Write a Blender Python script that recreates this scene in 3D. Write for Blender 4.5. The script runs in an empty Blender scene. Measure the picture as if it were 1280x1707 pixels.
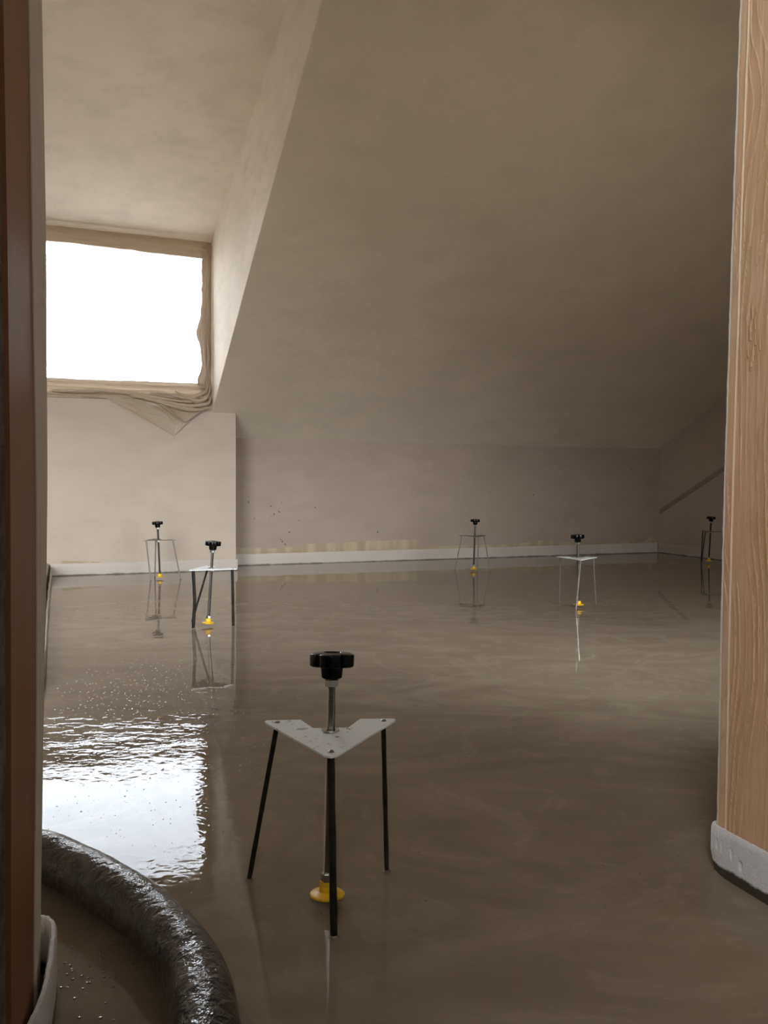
import bpy, bmesh, math, random
import numpy as np
from mathutils import Vector, Matrix, noise

random.seed(7)
S = bpy.context.scene
COL = S.collection
PSI = 0.36754
U = Vector((math.cos(PSI), math.sin(PSI), 0))      # along the far wall
N = Vector((-math.sin(PSI), math.cos(PSI), 0))     # towards the far wall


def G(u, n, z=0.0):
    return U * u + N * n + Vector((0, 0, z))


# ------------------------------------------------------------------ camera
cd = bpy.data.cameras.new('camera')
cam = bpy.data.objects.new('camera', cd)
COL.objects.link(cam)
S.camera = cam
cd.sensor_fit = 'HORIZONTAL'
cd.sensor_width = 36.0
cd.lens = 36.0 * 1355.5 / 1280.0
cd.clip_start = 0.02
R_ = Vector((0.99998326, 0.00020827, 0.00578231))
U_ = Vector((-0.00578606, 0.03599628, 0.99933517))
F_ = Vector((0, 0.9993519, -0.03599689))
m = Matrix((R_, U_, -F_)).transposed().to_4x4()
m.translation = Vector((0, 0, 0.563))
cam.matrix_world = m
S.view_settings.view_transform = 'Standard'
S.view_settings.look = 'None'
S.view_settings.gamma = 1.0
S.view_settings.use_curve_mapping = False
S.view_settings.exposure = 1.2
S.cycles.max_bounces = 14
S.cycles.diffuse_bounces = 8
S.cycles.glossy_bounces = 5
S.cycles.sample_clamp_indirect = 6.0

# ------------------------------------------------------------------- light
SKY = 11.0
w = bpy.data.worlds.new('overcast_sky')
S.world = w
w.use_nodes = True
nt = w.node_tree
bg = nt.nodes['Background']
tc = nt.nodes.new('ShaderNodeTexCoord')
sp = nt.nodes.new('ShaderNodeSeparateXYZ')
nt.links.new(tc.outputs['Generated'], sp.inputs[0])
rp = nt.nodes.new('ShaderNodeValToRGB')
rp.color_ramp.elements[0].position = 0.47
rp.color_ramp.elements[0].color = (0.16, 0.15, 0.135, 1)
rp.color_ramp.elements[1].position = 0.53
rp.color_ramp.elements[1].color = (0.97, 0.985, 1.0, 1)
mr = nt.nodes.new('ShaderNodeMapRange')
mr.inputs['From Min'].default_value = -1
mr.inputs['From Max'].default_value = 1
nt.links.new(sp.outputs['Z'], mr.inputs['Value'])
nt.links.new(mr.outputs[0], rp.inputs[0])
nt.links.new(rp.outputs[0], bg.inputs['Color'])
bg.inputs['Strength'].default_value = SKY


def portal(name, loc, direction, sx, sy):
    l = bpy.data.lights.new(name, 'AREA')
    l.shape = 'RECTANGLE'
    l.size = sx
    l.size_y = sy
    l.cycles.is_portal = True
    o = bpy.data.objects.new(name, l)
    COL.objects.link(o)
    o.location = loc
    o.rotation_euler = direction.to_track_quat('-Z', 'Y').to_euler()
    return o


portal('window_portal', G(0.2, 5.30, 1.58), -N, 1.5, 1.1)
portal('added_right_window_portal', G(2.0, 0.60, .85), N, 1.7, 1.2)  # for the added window right of the doorway
portal('added_hall_opening_portal', G(-.42, -.80, 1.5), U, 1.1, 1.2)  # for the added opening in the unseen hall wall
portal('added_left_window_portal', G(-1.35, 0.60, 1.15), N, 2.0, 2.0)  # for the added window left of the doorway

# --------------------------------------------------------------- materials


class NB:
    def __init__(s, name):
        s.m = bpy.data.materials.new(name)
        s.m.use_nodes = True
        s.t = s.m.node_tree
        s.b = s.t.nodes['Principled BSDF']
        s.out = s.t.nodes['Material Output']

    def n(s, kind, **kw):
        d = s.t.nodes.new(kind)
        for k, v in kw.items():
            setattr(d, k, v)
        return d

    def l(s, a, b):
        s.t.links.new(a, b)

    def pos(s, scale=(1, 1, 1), rot=(0, 0, 0)):
        g = s.n('ShaderNodeNewGeometry')
        mp = s.n('ShaderNodeMapping')
        mp.inputs['Scale'].default_value = scale
        mp.inputs['Rotation'].default_value = rot
        s.l(g.outputs['Position'], mp.inputs[0])
        return mp.outputs[0]

    def noise(s, vec, scale, detail=4, rough=.5, dist=0.0):
        d = s.n('ShaderNodeTexNoise')
        d.inputs['Scale'].default_value = scale
        d.inputs['Detail'].default_value = detail
        d.inputs['Roughness'].default_value = rough
        d.inputs['Distortion'].default_value = dist
        s.l(vec, d.inputs['Vector'])
        return d.outputs['Fac']

    def ramp(s, fac, stops):
        d = s.n('ShaderNodeValToRGB')
        e = d.color_ramp.elements
        while len(e) > 1:
            e.remove(e[-1])
        e[0].position, e[0].color = stops[0][0], c4(stops[0][1])
        for p, c in stops[1:]:
            x = e.new(p)
            x.color = c4(c)
        s.l(fac, d.inputs[0])
        return d.outputs[0]

    def math(s, op, a, b=None, clamp=False):
        d = s.n('ShaderNodeMath', operation=op)
        d.use_clamp = clamp
        for i, v in enumerate((a, b)):
            if v is None:
                continue
            if isinstance(v, (int, float)):
                d.inputs[i].default_value = v
            else:
                s.l(v, d.inputs[i])
        return d.outputs[0]

    def mix(s, fac, a, b, blend='MIX'):
        d = s.n('ShaderNodeMix', data_type='RGBA', blend_type=blend)
        for i, v in ((0, fac), (6, a), (7, b)):
            if isinstance(v, (int, float)):
                d.inputs[i].default_value = v
            elif isinstance(v, tuple):
                d.inputs[i].default_value = c4(v)
            else:
                s.l(v, d.inputs[i])
        return d.outputs[2]

    def bump(s, h, strength, dist, prev=None):
        d = s.n('ShaderNodeBump')
        d.inputs['Strength'].default_value = strength
        d.inputs['Distance'].default_value = dist
        s.l(h, d.inputs['Height'])
        if prev is not None:
            s.l(prev, d.inputs['Normal'])
        return d.outputs[0]

    def set(s, **kw):
        for k, v in kw.items():
            k = k.replace('_', ' ')
            if isinstance(v, (int, float)):
                s.b.inputs[k].default_value = v
            elif isinstance(v, tuple):
                s.b.inputs[k].default_value = c4(v)
            else:
                s.l(v, s.b.inputs[k])
        return s.m


def c4(c):
    if isinstance(c, (int, float)):
        return (c, c, c, 1)
    return tuple(c) + (1,) if len(c) == 3 else tuple(c)


def plaster(name, base, alt, stain, bumpy=1.0):
    b = NB(name)
    p = b.pos()
    n1 = b.noise(p, 1.7, 6, .6, .4)
    n2 = b.noise(b.pos((1, 1, 2.5)), 4.5, 5, .6)
    c = b.mix(b.ramp(n1, [(.38, 0), (.64, 1)]), base, alt)
    c = b.mix(b.math('MULTIPLY', b.ramp(n2, [(.45, 0), (.70, 1)]), .55), c, stain)
    f = b.noise(p, 95, 5, .6)
    g = b.noise(p, 16, 4, .55)
    nm = b.bump(f, .28 * bumpy, .004)
    nm = b.bump(g, .30 * bumpy, .012, nm)
    return b.set(Base_Color=c, Roughness=.9, Normal=nm, Specular_IOR_Level=.2)


M = {}
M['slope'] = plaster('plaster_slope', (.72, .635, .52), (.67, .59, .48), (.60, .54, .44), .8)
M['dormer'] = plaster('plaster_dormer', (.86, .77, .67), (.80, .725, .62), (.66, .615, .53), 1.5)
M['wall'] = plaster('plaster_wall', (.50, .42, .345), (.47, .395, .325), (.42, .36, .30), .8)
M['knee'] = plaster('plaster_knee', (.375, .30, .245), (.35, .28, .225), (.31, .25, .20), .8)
M['recess_shade'] = plaster('recess_shade_band', (.33, .275, .225), (.29, .24, .20), (.25, .21, .17), 1.2)  # plaster darkened to carry a recess's shade
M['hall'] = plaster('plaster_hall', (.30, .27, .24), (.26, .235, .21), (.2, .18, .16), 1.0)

# wet self-levelling screed
b = NB('wet_screed')
geo = b.n('ShaderNodeNewGeometry')
sep = b.n('ShaderNodeSeparateXYZ')
b.l(geo.outputs['Position'], sep.inputs[0])
X, Y = sep.outputs['X'], sep.outputs['Y']
p = b.pos((1, 1, 0))
ps = b.pos((1.0, 2.4, 0), (0, 0, -.25))
sw = b.noise(ps, 1.5, 7, .62, 2.2)
sw2 = b.noise(p, 3.2, 6, .6, 3.0)
col = b.mix(b.ramp(sw, [(.40, 0), (.62, 1)]), (.225, .180, .130), (.275, .223, .165))
col = b.mix(b.math('MULTIPLY', b.ramp(sw2, [(.54, 0), (.60, .8), (.70, .25)]), .28), col, (.38, .32, .25))
fine = b.noise(p, 160, 3, .6)
col = b.mix(b.math('MULTIPLY', b.ramp(fine, [(.60, 0), (.75, 1)]), .25), col, (.10, .08, .06))


def gauss(cx, cy, rx, ry):
    dx = b.math('DIVIDE', b.math('SUBTRACT', X, cx), rx)
    dy = b.math('DIVIDE', b.math('SUBTRACT', Y, cy), ry)
    r2 = b.math('ADD', b.math('MULTIPLY', dx, dx), b.math('MULTIPLY', dy, dy))
    return b.math('POWER', 2.718, b.math('MULTIPLY', r2, -1.0))


# ripples are strongest where the screed is still being poured, by the doorway's left side
m1 = gauss(-.70, 1.88, .50, .17)
m2 = gauss(-.40, 1.40, .40, .45)
m3 = gauss(-.9, 3.4, 1.4, 1.4)
ripA = b.noise(b.pos((1.0, 1.5, 0), (0, 0, .15)), 26, 1, .5, .5)
ripB = b.noise(b.pos((1, 1.2, 0)), 62, 1, .5, .3)
ripC = b.noise(b.pos((1.0, 1.3, 0), (0, 0, .3)), 15, 1, .5, .4)
swell = b.noise(b.pos((.7, 1.8, 0), (0, 0, .25)), 7, 1, .5, .6)
hA = b.math('MULTIPLY', ripA, b.math('ADD', b.math('MULTIPLY', m1, .0016), b.math('MULTIPLY', m2, .00022)))
hB = b.math('MULTIPLY', ripB, b.math('ADD', b.math('MULTIPLY', m1, .00045), b.math('MULTIPLY', m2, .00026)))
hC = b.math('MULTIPLY', ripC, b.math('ADD', b.math('MULTIPLY', m3, .00025), .00005))
hD = b.math('MULTIPLY', swell, b.math('ADD', b.math('MULTIPLY', m1, .0035), .00030))
h0 = b.math('ADD', b.math('ADD', hA, hB), b.math('ADD', hC, hD))
nm = b.n('ShaderNodeBump')
nm.inputs['Strength'].default_value = 1.0
nm.inputs['Distance'].default_value = 1.0
b.l(h0, nm.inputs['Height'])
b.l(nm.outputs[0], b.b.inputs['Coat Normal'])
M['screed'] = b.set(Base_Color=col, Roughness=.6, Specular_IOR_Level=0.0, Coat_Weight=1.0,
                    Coat_Roughness=.005, Coat_IOR=1.27)

# perimeter foam strip
b = NB('edge_foam')
geo = b.n('ShaderNodeNewGeometry')
sep = b.n('ShaderNodeSeparateXYZ')
b.l(geo.outputs['Position'], sep.inputs[0])
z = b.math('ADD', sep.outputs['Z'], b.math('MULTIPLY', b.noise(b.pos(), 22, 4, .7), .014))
foot_band = b.ramp(z, [(.0195, 1), (.0225, 0)])  # ragged dark, glossy band along the bottom edge
sp_ = b.noise(b.pos(), 420, 2, .5)
sp2 = b.noise(b.pos(), 120, 4, .6)
fc = b.mix(b.ramp(sp_, [(.4, 0), (.65, 1)]), (.78, .78, .79), (.92, .92, .94))
fc = b.mix(foot_band, fc, (.06, .05, .035))
nm = b.bump(b.math('ADD', sp_, sp2), .5, .0015)
M['foam'] = b.set(Base_Color=fc, Roughness=b.ramp(foot_band, [(0, .6), (1, .12)]), Normal=nm)

b = NB('edge_foam_far')
z = b.n('ShaderNodeNewGeometry')
sep = b.n('ShaderNodeSeparateXYZ')
b.l(z.outputs['Position'], sep.inputs[0])
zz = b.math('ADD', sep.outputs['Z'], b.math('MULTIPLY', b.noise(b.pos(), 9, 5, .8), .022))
foot_band = b.ramp(zz, [(.014, 1), (.0175, 0)])  # ragged darker band along the bottom edge
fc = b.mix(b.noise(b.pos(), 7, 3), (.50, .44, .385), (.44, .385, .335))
fc = b.mix(foot_band, fc, (.10, .08, .06))
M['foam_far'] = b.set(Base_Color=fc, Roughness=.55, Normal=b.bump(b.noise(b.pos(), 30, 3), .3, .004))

# rough sawn timber on the right of the doorway
b = NB('rough_timber')
pp = b.pos((1, 1, 1), (0, 0, -PSI))
wv = b.n('ShaderNodeMapping')
wv.inputs['Scale'].default_value = (1, 14, 1.15)
b.l(pp, wv.inputs[0])
g1 = b.noise(wv.outputs[0], 3.2, 3, .5, 1.2)
ring = b.math('FRACT', b.math('MULTIPLY', g1, 7))
line = b.ramp(ring, [(0, 1), (.05, .1), (.15, 0), (.95, 0), (1, 1)])
g2 = b.noise(b.pos((1, 1, 1)), 3.5, 4, .6)
g3 = b.noise(b.pos((1, 1, .12)), 180, 3, .6)
tcx = b.mix(b.ramp(g2, [(.35, 0), (.7, 1)]), (.66, .42, .23), (.76, .54, .34))
at_ = b.n('ShaderNodeAttribute')
at_.attribute_name = 'grain'
tcx = b.mix(b.math('MULTIPLY', line, .25), tcx, (.34, .20, .11))
tcx = b.mix(b.math('MULTIPLY', at_.outputs['Fac'], .75), tcx, (.26, .14, .07))
tcx = b.mix(b.math('MULTIPLY', b.ramp(g3, [(.5, 0), (.8, 1)]), .25), tcx, (.76, .62, .46))
nm = b.bump(g3, .2, .001)
nm = b.bump(ring, .25, .0008, nm)
M['timber'] = b.set(Base_Color=tcx, Roughness=.75, Normal=nm, Specular_IOR_Level=.25)

b = NB('brown_board')
g = b.noise(b.pos((1, 1, .06), (0, 0, -PSI)), 40, 4, .6)
pz = b.noise(b.pos(), 5, 4, .6)
tcx = b.mix(g, (.24, .10, .045), (.33, .155, .075))
tcx = b.mix(b.math('MULTIPLY', b.ramp(pz, [(.56, 0), (.66, 1)]), .45), tcx, (.21, .18, .155))
M['board'] = b.set(Base_Color=tcx, Roughness=.5, Normal=b.bump(g, .15, .001))
b = NB('raw_masonry')
g = b.noise(b.pos(), 28, 6, .7)
tcx = b.mix(b.ramp(g, [(.4, 0), (.65, 1)]), (.10, .09, .08), (.24, .22, .20))
M['masonry'] = b.set(Base_Color=tcx, Roughness=.95, Normal=b.bump(g, .9, .02))
b = NB('plaster_lip')
g = b.noise(b.pos((1, 1, .3)), 40, 5, .6)
M['lip'] = b.set(Base_Color=b.mix(g, (.72, .66, .58), (.85, .79, .72)), Roughness=.85, Normal=b.bump(g, .4, .003))
b = NB('raised_seam')
M['ridge'] = b.set(Base_Color=(.80, .64, .45), Roughness=.7)
b = NB('plaster_bead')
g = b.noise(b.pos((1, 1, 1)), 60, 4, .6)
M['bead'] = b.set(Base_Color=(.66, .60, .51), Roughness=.8, Normal=b.bump(g, .5, .002))

# metals and plastics
b = NB('zinc_plate')
g = b.noise(b.pos(), 30, 4, .65)
g2 = b.noise(b.pos(), 75, 5, .75)
zc = b.mix(g, (.80, .84, .82), (.90, .93, .91))
zc = b.mix(b.ramp(g2, [(.60, 0), (.66, 1)]), zc, (.17, .15, .12))
M['zinc'] = b.set(Base_Color=zc, Metallic=.1, Roughness=b.ramp(g, [(.3, .5), (.7, .7)]), Normal=b.bump(g2, .15, .001))
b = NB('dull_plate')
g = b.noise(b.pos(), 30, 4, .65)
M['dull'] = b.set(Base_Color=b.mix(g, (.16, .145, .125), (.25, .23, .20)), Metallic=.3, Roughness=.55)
b = NB('bare_steel')
g = b.noise(b.pos(), 30, 4)
M['steel'] = b.set(Base_Color=b.mix(g, (.55, .54, .52), (.38, .37, .35)), Metallic=1.0, Roughness=.28)
b = NB('backlit_steel')
backlit_rod = b.set(Base_Color=(.05, .045, .04), Metallic=.6, Roughness=.30)  # backlit darkness of the far rods put into the base colour
b = NB('threaded_zinc')
br_steel = b.set(Base_Color=(.36, .35, .33), Metallic=1.0, Roughness=.22)
b = NB('dark_steel')
g = b.noise(b.pos(), 60, 4)
M['spindle'] = backlit_rod
M['bright_rod'] = br_steel
M['leg'] = b.set(Base_Color=b.mix(b.ramp(g, [(.4, 0), (.7, 1)]), (.009, .007, .006), (.030, .025, .020)), Specular_IOR_Level=.25, Roughness=.40)
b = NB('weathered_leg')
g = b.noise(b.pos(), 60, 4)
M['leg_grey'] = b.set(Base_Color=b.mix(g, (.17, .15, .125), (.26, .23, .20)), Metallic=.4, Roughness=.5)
b = NB('black_plastic')
M['black'] = b.set(Base_Color=(.002, .002, .0022), Roughness=.22, Specular_IOR_Level=.18,
                   Normal=b.bump(b.noise(b.pos(), 140, 3), .05, .001))
b = NB('yellow_plastic')
g = b.noise(b.pos(), 110, 4, .7)
M['yellow'] = b.set(Base_Color=b.mix(b.ramp(g, [(.58, 0), (.68, 1)]), (.85, .52, .012), (.33, .22, .06)), Roughness=.42)
b = NB('marking_black')
M['ink'] = b.set(Base_Color=(.01, .01, .01), Roughness=.5)
b = NB('dried_mortar')
M['mortar'] = b.set(Base_Color=b.mix(b.noise(b.pos(), 60, 3), (.10, .08, .065), (.15, .12, .10)), Roughness=.8)
b = NB('wet_mortar')
M['wet'] = b.set(Base_Color=(.17, .13, .10), Roughness=.08, Coat_Weight=1.0, Coat_Roughness=.02)

# rubber hose coated in wet screed
b = NB('wet_hose_rubber')
g = b.noise(b.pos(), 26, 5, .65, .5)
g2 = b.noise(b.pos((1, 1, 1)), 210, 4, .7)
hc = b.mix(b.ramp(g, [(.45, 0), (.7, 1)]), (.012, .009, .006), (.060, .045, .032))
g3 = b.noise(b.pos(), 75, 3, .6, .4)
nm = b.bump(b.math('ADD', b.math('MULTIPLY', g, 1.0), b.math('MULTIPLY', g3, .8)), 1.0, .0035)
M['hose'] = b.set(Base_Color=hc, Roughness=.55, Specular_IOR_Level=.1, Coat_Weight=1.0, Coat_IOR=1.55, Coat_Roughness=.07, Normal=nm)
b.l(nm, b.b.inputs['Coat Normal'])

# masking film: thin translucent plastic
b = NB('masking_film')
g = b.noise(b.pos(), 8, 4, .6)
fcol = b.mix(g, (.46, .36, .26), (.38, .295, .215))
tr = b.n('ShaderNodeBsdfTranslucent')
b.l(fcol, tr.inputs['Color'])
mx = b.n('ShaderNodeMixShader')
mx.inputs[0].default_value = .11
b.l(b.b.outputs[0], mx.inputs[1])
b.l(tr.outputs[0], mx.inputs[2])
b.l(mx.outputs[0], b.out.inputs['Surface'])
M['film'] = b.set(Base_Color=fcol, Roughness=.38)
b = NB('paper_tape')
g = b.noise(b.pos((1, 1, .2), (0, 0, -PSI)), 14, 3, .6)
M['tape'] = b.set(Base_Color=b.mix(b.ramp(g, [(.4, 0), (.6, 1)]), (.33, .26, .165), (.42, .34, .23)), Roughness=.6)
b = NB('window_plastic')
M['frame'] = b.set(Base_Color=(.75, .72, .66), Roughness=.4, Normal=b.bump(b.noise(b.pos(), 60, 2), .02, .001))
# clear pane
b = NB('window_glass')
tp = b.n('ShaderNodeBsdfTransparent')
tp.inputs[0].default_value = (.96, .975, .985, 1)
gl = b.n('ShaderNodeBsdfGlossy')
gl.inputs['Roughness'].default_value = .02
fr = b.n('ShaderNodeFresnel')
fr.inputs[0].default_value = 1.45
mx = b.n('ShaderNodeMixShader')
b.l(fr.outputs[0], mx.inputs[0])
b.l(tp.outputs[0], mx.inputs[1])
b.l(gl.outputs[0], mx.inputs[2])
b.l(mx.outputs[0], b.out.inputs['Surface'])
M['glass'] = b.m

b = NB('clear_sheeting')
tp = b.n('ShaderNodeBsdfTransparent')
tp.inputs[0].default_value = (.43, .45, .485, 1)
tr = b.n('ShaderNodeBsdfTranslucent')
tr.inputs[0].default_value = (.8, .78, .74, 1)
mx = b.n('ShaderNodeMixShader')
mx.inputs[0].default_value = .30
b.l(tp.outputs[0], mx.inputs[1])
b.l(tr.outputs[0], mx.inputs[2])
b.l(mx.outputs[0], b.out.inputs['Surface'])
M['sheeting'] = b.m

# ------------------------------------------------------------ mesh helpers


def obj(name, bm, mat, parent=None, smooth=False, loc=None):
    me = bpy.data.meshes.new(name)
    bmesh.ops.recalc_face_normals(bm, faces=bm.faces)
    if smooth:
        for f in bm.faces:
            f.smooth = True
    bm.to_mesh(me)
    bm.free()
    if smooth:
        me.set_sharp_from_angle(angle=math.radians(38))
    me.materials.append(mat)
    o = bpy.data.objects.new(name, me)
    COL.objects.link(o)
    if parent is not None:
        o.parent = parent
    if loc is not None:
        o.location = loc
    return o


def struct(name, bm, mat, parent=None, smooth=False):
    o = obj(name, bm, mat, parent, smooth)
    if parent is None:
        o['kind'] = 'structure'
    return o


def tag(o, label=None, cat=None, group=None, kind=None):
    for k, v in (('label', label), ('category', cat), ('group', group), ('kind', kind)):
        if v:
            o[k] = v
    return o


def solid(bm, A, B):
    """closed solid between two matching rings"""
    va = [bm.verts.new(p) for p in A]
    vb = [bm.verts.new(p) for p in B]
    k = len(A)
    bm.faces.new(va)
    bm.faces.new(vb[::-1])
    for i in range(k):
        bm.faces.new((va[i], va[(i + 1) % k], vb[(i + 1) % k], vb[i]))


def plan(poly, z0, z1, bm=None):
    bm = bm or bmesh.new()
    solid(bm, [G(u, n, z0) for u, n in poly], [G(u, n, z1) for u, n in poly])
    return bm


def prof(poly, u0, u1, bm=None):
    bm = bm or bmesh.new()
    solid(bm, [G(u0, n, z) for n, z in poly], [G(u1, n, z) for n, z in poly])
    return bm


def box(u0, u1, n0, n1, z0, z1, bm=None):
    return plan([(u0, n0), (u1, n0), (u1, n1), (u0, n1)], z0, z1, bm)


def tube(bm, pts, rad, seg=12, caps=True, twist=0.0, flat=1.0):
    pts = [Vector(p) for p in pts]
    rings = []
    ref = None
    for i, p in enumerate(pts):
        t = (pts[min(i + 1, len(pts) - 1)] - pts[max(i - 1, 0)]).normalized()
        if ref is None:
            a = Vector((0, 0, 1)) if abs(t.z) < .9 else Vector((1, 0, 0))
            x = t.cross(a).normalized()
        else:
            x = (ref - t * ref.dot(t)).normalized()
        ref = x
        y = t.cross(x)
        r = rad(i / (len(pts) - 1)) if callable(rad) else rad
        rings.append([bm.verts.new(p + (x * math.cos(a) + y * math.sin(a) * flat) * r)
                      for a in (twist + 2 * math.pi * k / seg for k in range(seg))])
    for A, B in zip(rings, rings[1:]):
        for k in range(seg):
            bm.faces.new((A[k], A[(k + 1) % seg], B[(k + 1) % seg], B[k]))
    if caps:
        bm.faces.new(rings[0][::-1])
        bm.faces.new(rings[-1])
    return rings


def lathe(bm, prof_, seg=24, c=(0, 0, 0)):
    rings = []
    for r, z in prof_:
        if r <= 1e-6:
            rings.append([bm.verts.new((c[0], c[1], c[2] + z))])
        else:
            rings.append([bm.verts.new((c[0] + r * math.cos(2 * math.pi * k / seg),
                                        c[1] + r * math.sin(2 * math.pi * k / seg), c[2] + z)) for k in range(seg)])
    for A, B in zip(rings, rings[1:]):
        for k in range(seg):
            k2 = (k + 1) % seg
            if len(A) == 1 and len(B) > 1:
                bm.faces.new((A[0], B[k], B[k2]))
            elif len(B) == 1 and len(A) > 1:
                bm.faces.new((A[k], A[k2], B[0]))
            elif len(A) > 1:
                bm.faces.new((A[k], A[k2], B[k2], B[k]))


def smooth_path(pts, sub=8):
    out = []
    P = [Vector(p) for p in pts]
    for i in range(len(P) - 1):
        p0, p1, p2, p3 = P[max(i - 1, 0)], P[i], P[i + 1], P[min(i + 2, len(P) - 1)]
        for k in range(sub):
            t = k / sub
            out.append(.5 * ((2 * p1) + (p2 - p0) * t + (2 * p0 - 5 * p1 + 4 * p2 - p3) * t * t + (3 * p1 - p0 - 3 * p2 + p3) * t ** 3))
    out.append(P[-1])
    return out


def fbm(x, y, z, o=4):
    return noise.fractal(Vector((x, y, z)), 1.0, 2.0, o)


# --------------------------------------------------------------- the shell
ZK, SL, DK, DW, RW, CH = .8539, .5251, 5.448, 5.173, 4.532, .83


def zs(n):
    return ZK + SL * (DK - n)


DC0, DCS = 2.062, .222            # dormer ceiling height at n=5.2 and its rise


def zd(n):
    return DC0 + DCS * (5.2 - n)


NJ = (ZK + SL * DK - DC0 - DCS * 5.2) / (SL - DCS)     # where dormer ceiling meets the slope

floor = struct('floor', box(-2.55, 4.7, -1.6, 5.6, -.08, 0.0), M['screed'])
# far knee wall
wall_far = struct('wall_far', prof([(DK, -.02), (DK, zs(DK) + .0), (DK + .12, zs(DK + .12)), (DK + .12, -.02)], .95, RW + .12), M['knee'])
# wall under the window, with the strip to the right of it up to the slope
bm = prof([(DW, -.02), (DW, 1.085), (DK + .12, 1.085), (DK + .12, -.02)], -2.7, CH)
wall_w = struct('wall_window', bm, M['wall'])
bm = prof([(DW, -.02), (DW, zs(DW) - .0005), (DK + .1, zs(DK + .1) - .0005), (DK + .1, -.02)], CH, .98)
struct('wall_window_return', bm, M['wall'])
# slope (main sloped ceiling)
T = .14
bm = prof([(DK + .12, zs(DK + .12)), (DK + .12, zs(DK + .12) + T), (.6, zs(.6) + T), (.6, zs(.6))], CH + .004, RW + .12)
struct('ceiling_slope', bm, M['slope'])
# cheek: the triangular right side of the dormer
bm = prof([(DW + .25, zs(DW + .25)), (NJ, zs(NJ)), (NJ, zs(NJ) + .03), (DW + .25, zd(DW + .25) + .05)], CH, CH + .0038)
struct('wall_cheek', bm, M['dormer'])
bm = prof([(DW + .25, zd(DW + .25)), (DW + .25, zd(DW + .25) + T), (NJ, zd(NJ) + T), (NJ, zd(NJ))], -2.7, CH)
struct('ceiling_dormer', bm, M['dormer'])
bm = prof([(NJ, zs(NJ)), (NJ, zs(NJ) + T), (.6, zs(.6) + T), (.6, zs(.6))], -2.7, CH + .0038)
struct('ceiling_upper', bm, M['slope'])
# low wall on the left, a little out of square
bm = plan([(-.127, DW), (-.097, 2.3), (-.20, 2.3), (-.23, DW)], -.02, .075)
struct('wall_left_low', bm, M['wall'])
struct('wall_left', box(-2.7, -2.6, .6, 5.5, -.02, 3.6), M['wall'])
# the wall to the left of the window
struct('wall_window_pier', box(-2.6, -.50, DW, DW + .2, 1.085, 2.13), M['wall'])
# right wall
struct('wall_right', prof([(DK + .1, -.02), (DK + .1, zs(DK + .1)), (.6, zs(.6)), (.6, -.02)], RW, RW + .12), M['wall'])
# partition with the doorway the photograph is taken through
for nm_, a in (('wall_partition_right', (.915, 1.25, .64, .90, -.02, 3.3)), ('wall_partition_right_below', (1.25, 2.75, .64, .90, -.02, .35)),
               ('wall_partition_right_above', (1.25, 2.75, .64, .90, 1.35, 3.3)), ('wall_partition_right_end', (2.75, RW, .64, .90, -.02, 3.3)),
               ('wall_partition_left', (-.50, -.075, .64, .94, -.02, 3.3)), ('wall_partition_left_below', (-2.2, -.50, .64, .94, -.02, .25)),
               ('wall_partition_left_above', (-2.2, -.50, .64, .94, 2.0, 3.3)), ('wall_partition_left_end', (-2.6, -2.2, .64, .94, -.02, 3.3))):  # gaps hold the two added windows
    struct(nm_, box(*a), M['wall'])
struct('wall_partition_lintel', box(-.075, .915, .64, .90, 2.05, 3.3), M['wall'])
# hall behind
for nm_, a in (('wall_hall_left', (-.34, -.24, -.30, .64, -.02, 2.6)), ('wall_hall_left_end', (-.34, -.24, -1.5, -1.3, -.02, 2.6)),
               ('wall_hall_left_below', (-.34, -.24, -1.3, -.30, -.02, 1.25)), ('wall_hall_left_above', (-.34, -.24, -1.3, -.30, 2.0, 2.6))):  # opening between these pieces is added, to light the doorway timber
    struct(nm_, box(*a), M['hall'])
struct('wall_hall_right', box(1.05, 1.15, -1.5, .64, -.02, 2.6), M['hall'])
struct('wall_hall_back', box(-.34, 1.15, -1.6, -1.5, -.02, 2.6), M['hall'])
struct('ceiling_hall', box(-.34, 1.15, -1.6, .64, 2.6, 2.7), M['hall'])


# diagonal strip on the right wall, coloured dark as the shade of a recess
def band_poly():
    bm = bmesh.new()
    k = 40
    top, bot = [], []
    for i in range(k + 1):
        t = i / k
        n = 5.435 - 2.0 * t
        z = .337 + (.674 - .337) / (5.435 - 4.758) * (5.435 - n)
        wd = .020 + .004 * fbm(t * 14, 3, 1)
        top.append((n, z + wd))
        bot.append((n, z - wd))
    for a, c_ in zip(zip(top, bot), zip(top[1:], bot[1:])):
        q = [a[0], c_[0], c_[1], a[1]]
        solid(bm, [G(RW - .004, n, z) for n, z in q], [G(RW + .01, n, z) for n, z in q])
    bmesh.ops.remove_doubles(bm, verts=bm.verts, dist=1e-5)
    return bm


struct('recess_shade_strip', band_poly(), M['recess_shade'])

# ------------------------------------------------- main window (window_1)
zb, ztp = 1.085, 2.052


def window(name, P, u0, u1, z0, z1, fl, fr, fb, ft, n0, depth=.07):
    win = bpy.data.objects.new(name, None)
    COL.objects.link(win)
    win.location = G((u0 + u1) / 2, n0, z0)
    win['kind'] = 'structure'
    bm = bmesh.new()
    box(u0, u0 + fl, n0, n0 + depth, z0, z1, bm)
    box(u1 - fr, u1, n0, n0 + depth, z0, z1, bm)
    box(u0 + fl, u1 - fr, n0, n0 + depth, z0, z0 + fb, bm)
    box(u0 + fl, u1 - fr, n0, n0 + depth, z1 - ft, z1, bm)
    at(win)(struct('window_frame', bm, M['frame'], win))
    at(win)(struct('glass_pane', box(u0 + fl, u1 - fr, n0 + depth * .45, n0 + depth * .45 + .006, z0 + fb, z1 - ft), M['glass'], win))


def at(o):      # parent keeping mesh in world coordinates
    return lambda c: setattr(c, 'matrix_parent_inverse', Matrix.Translation(-o.location))


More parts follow.
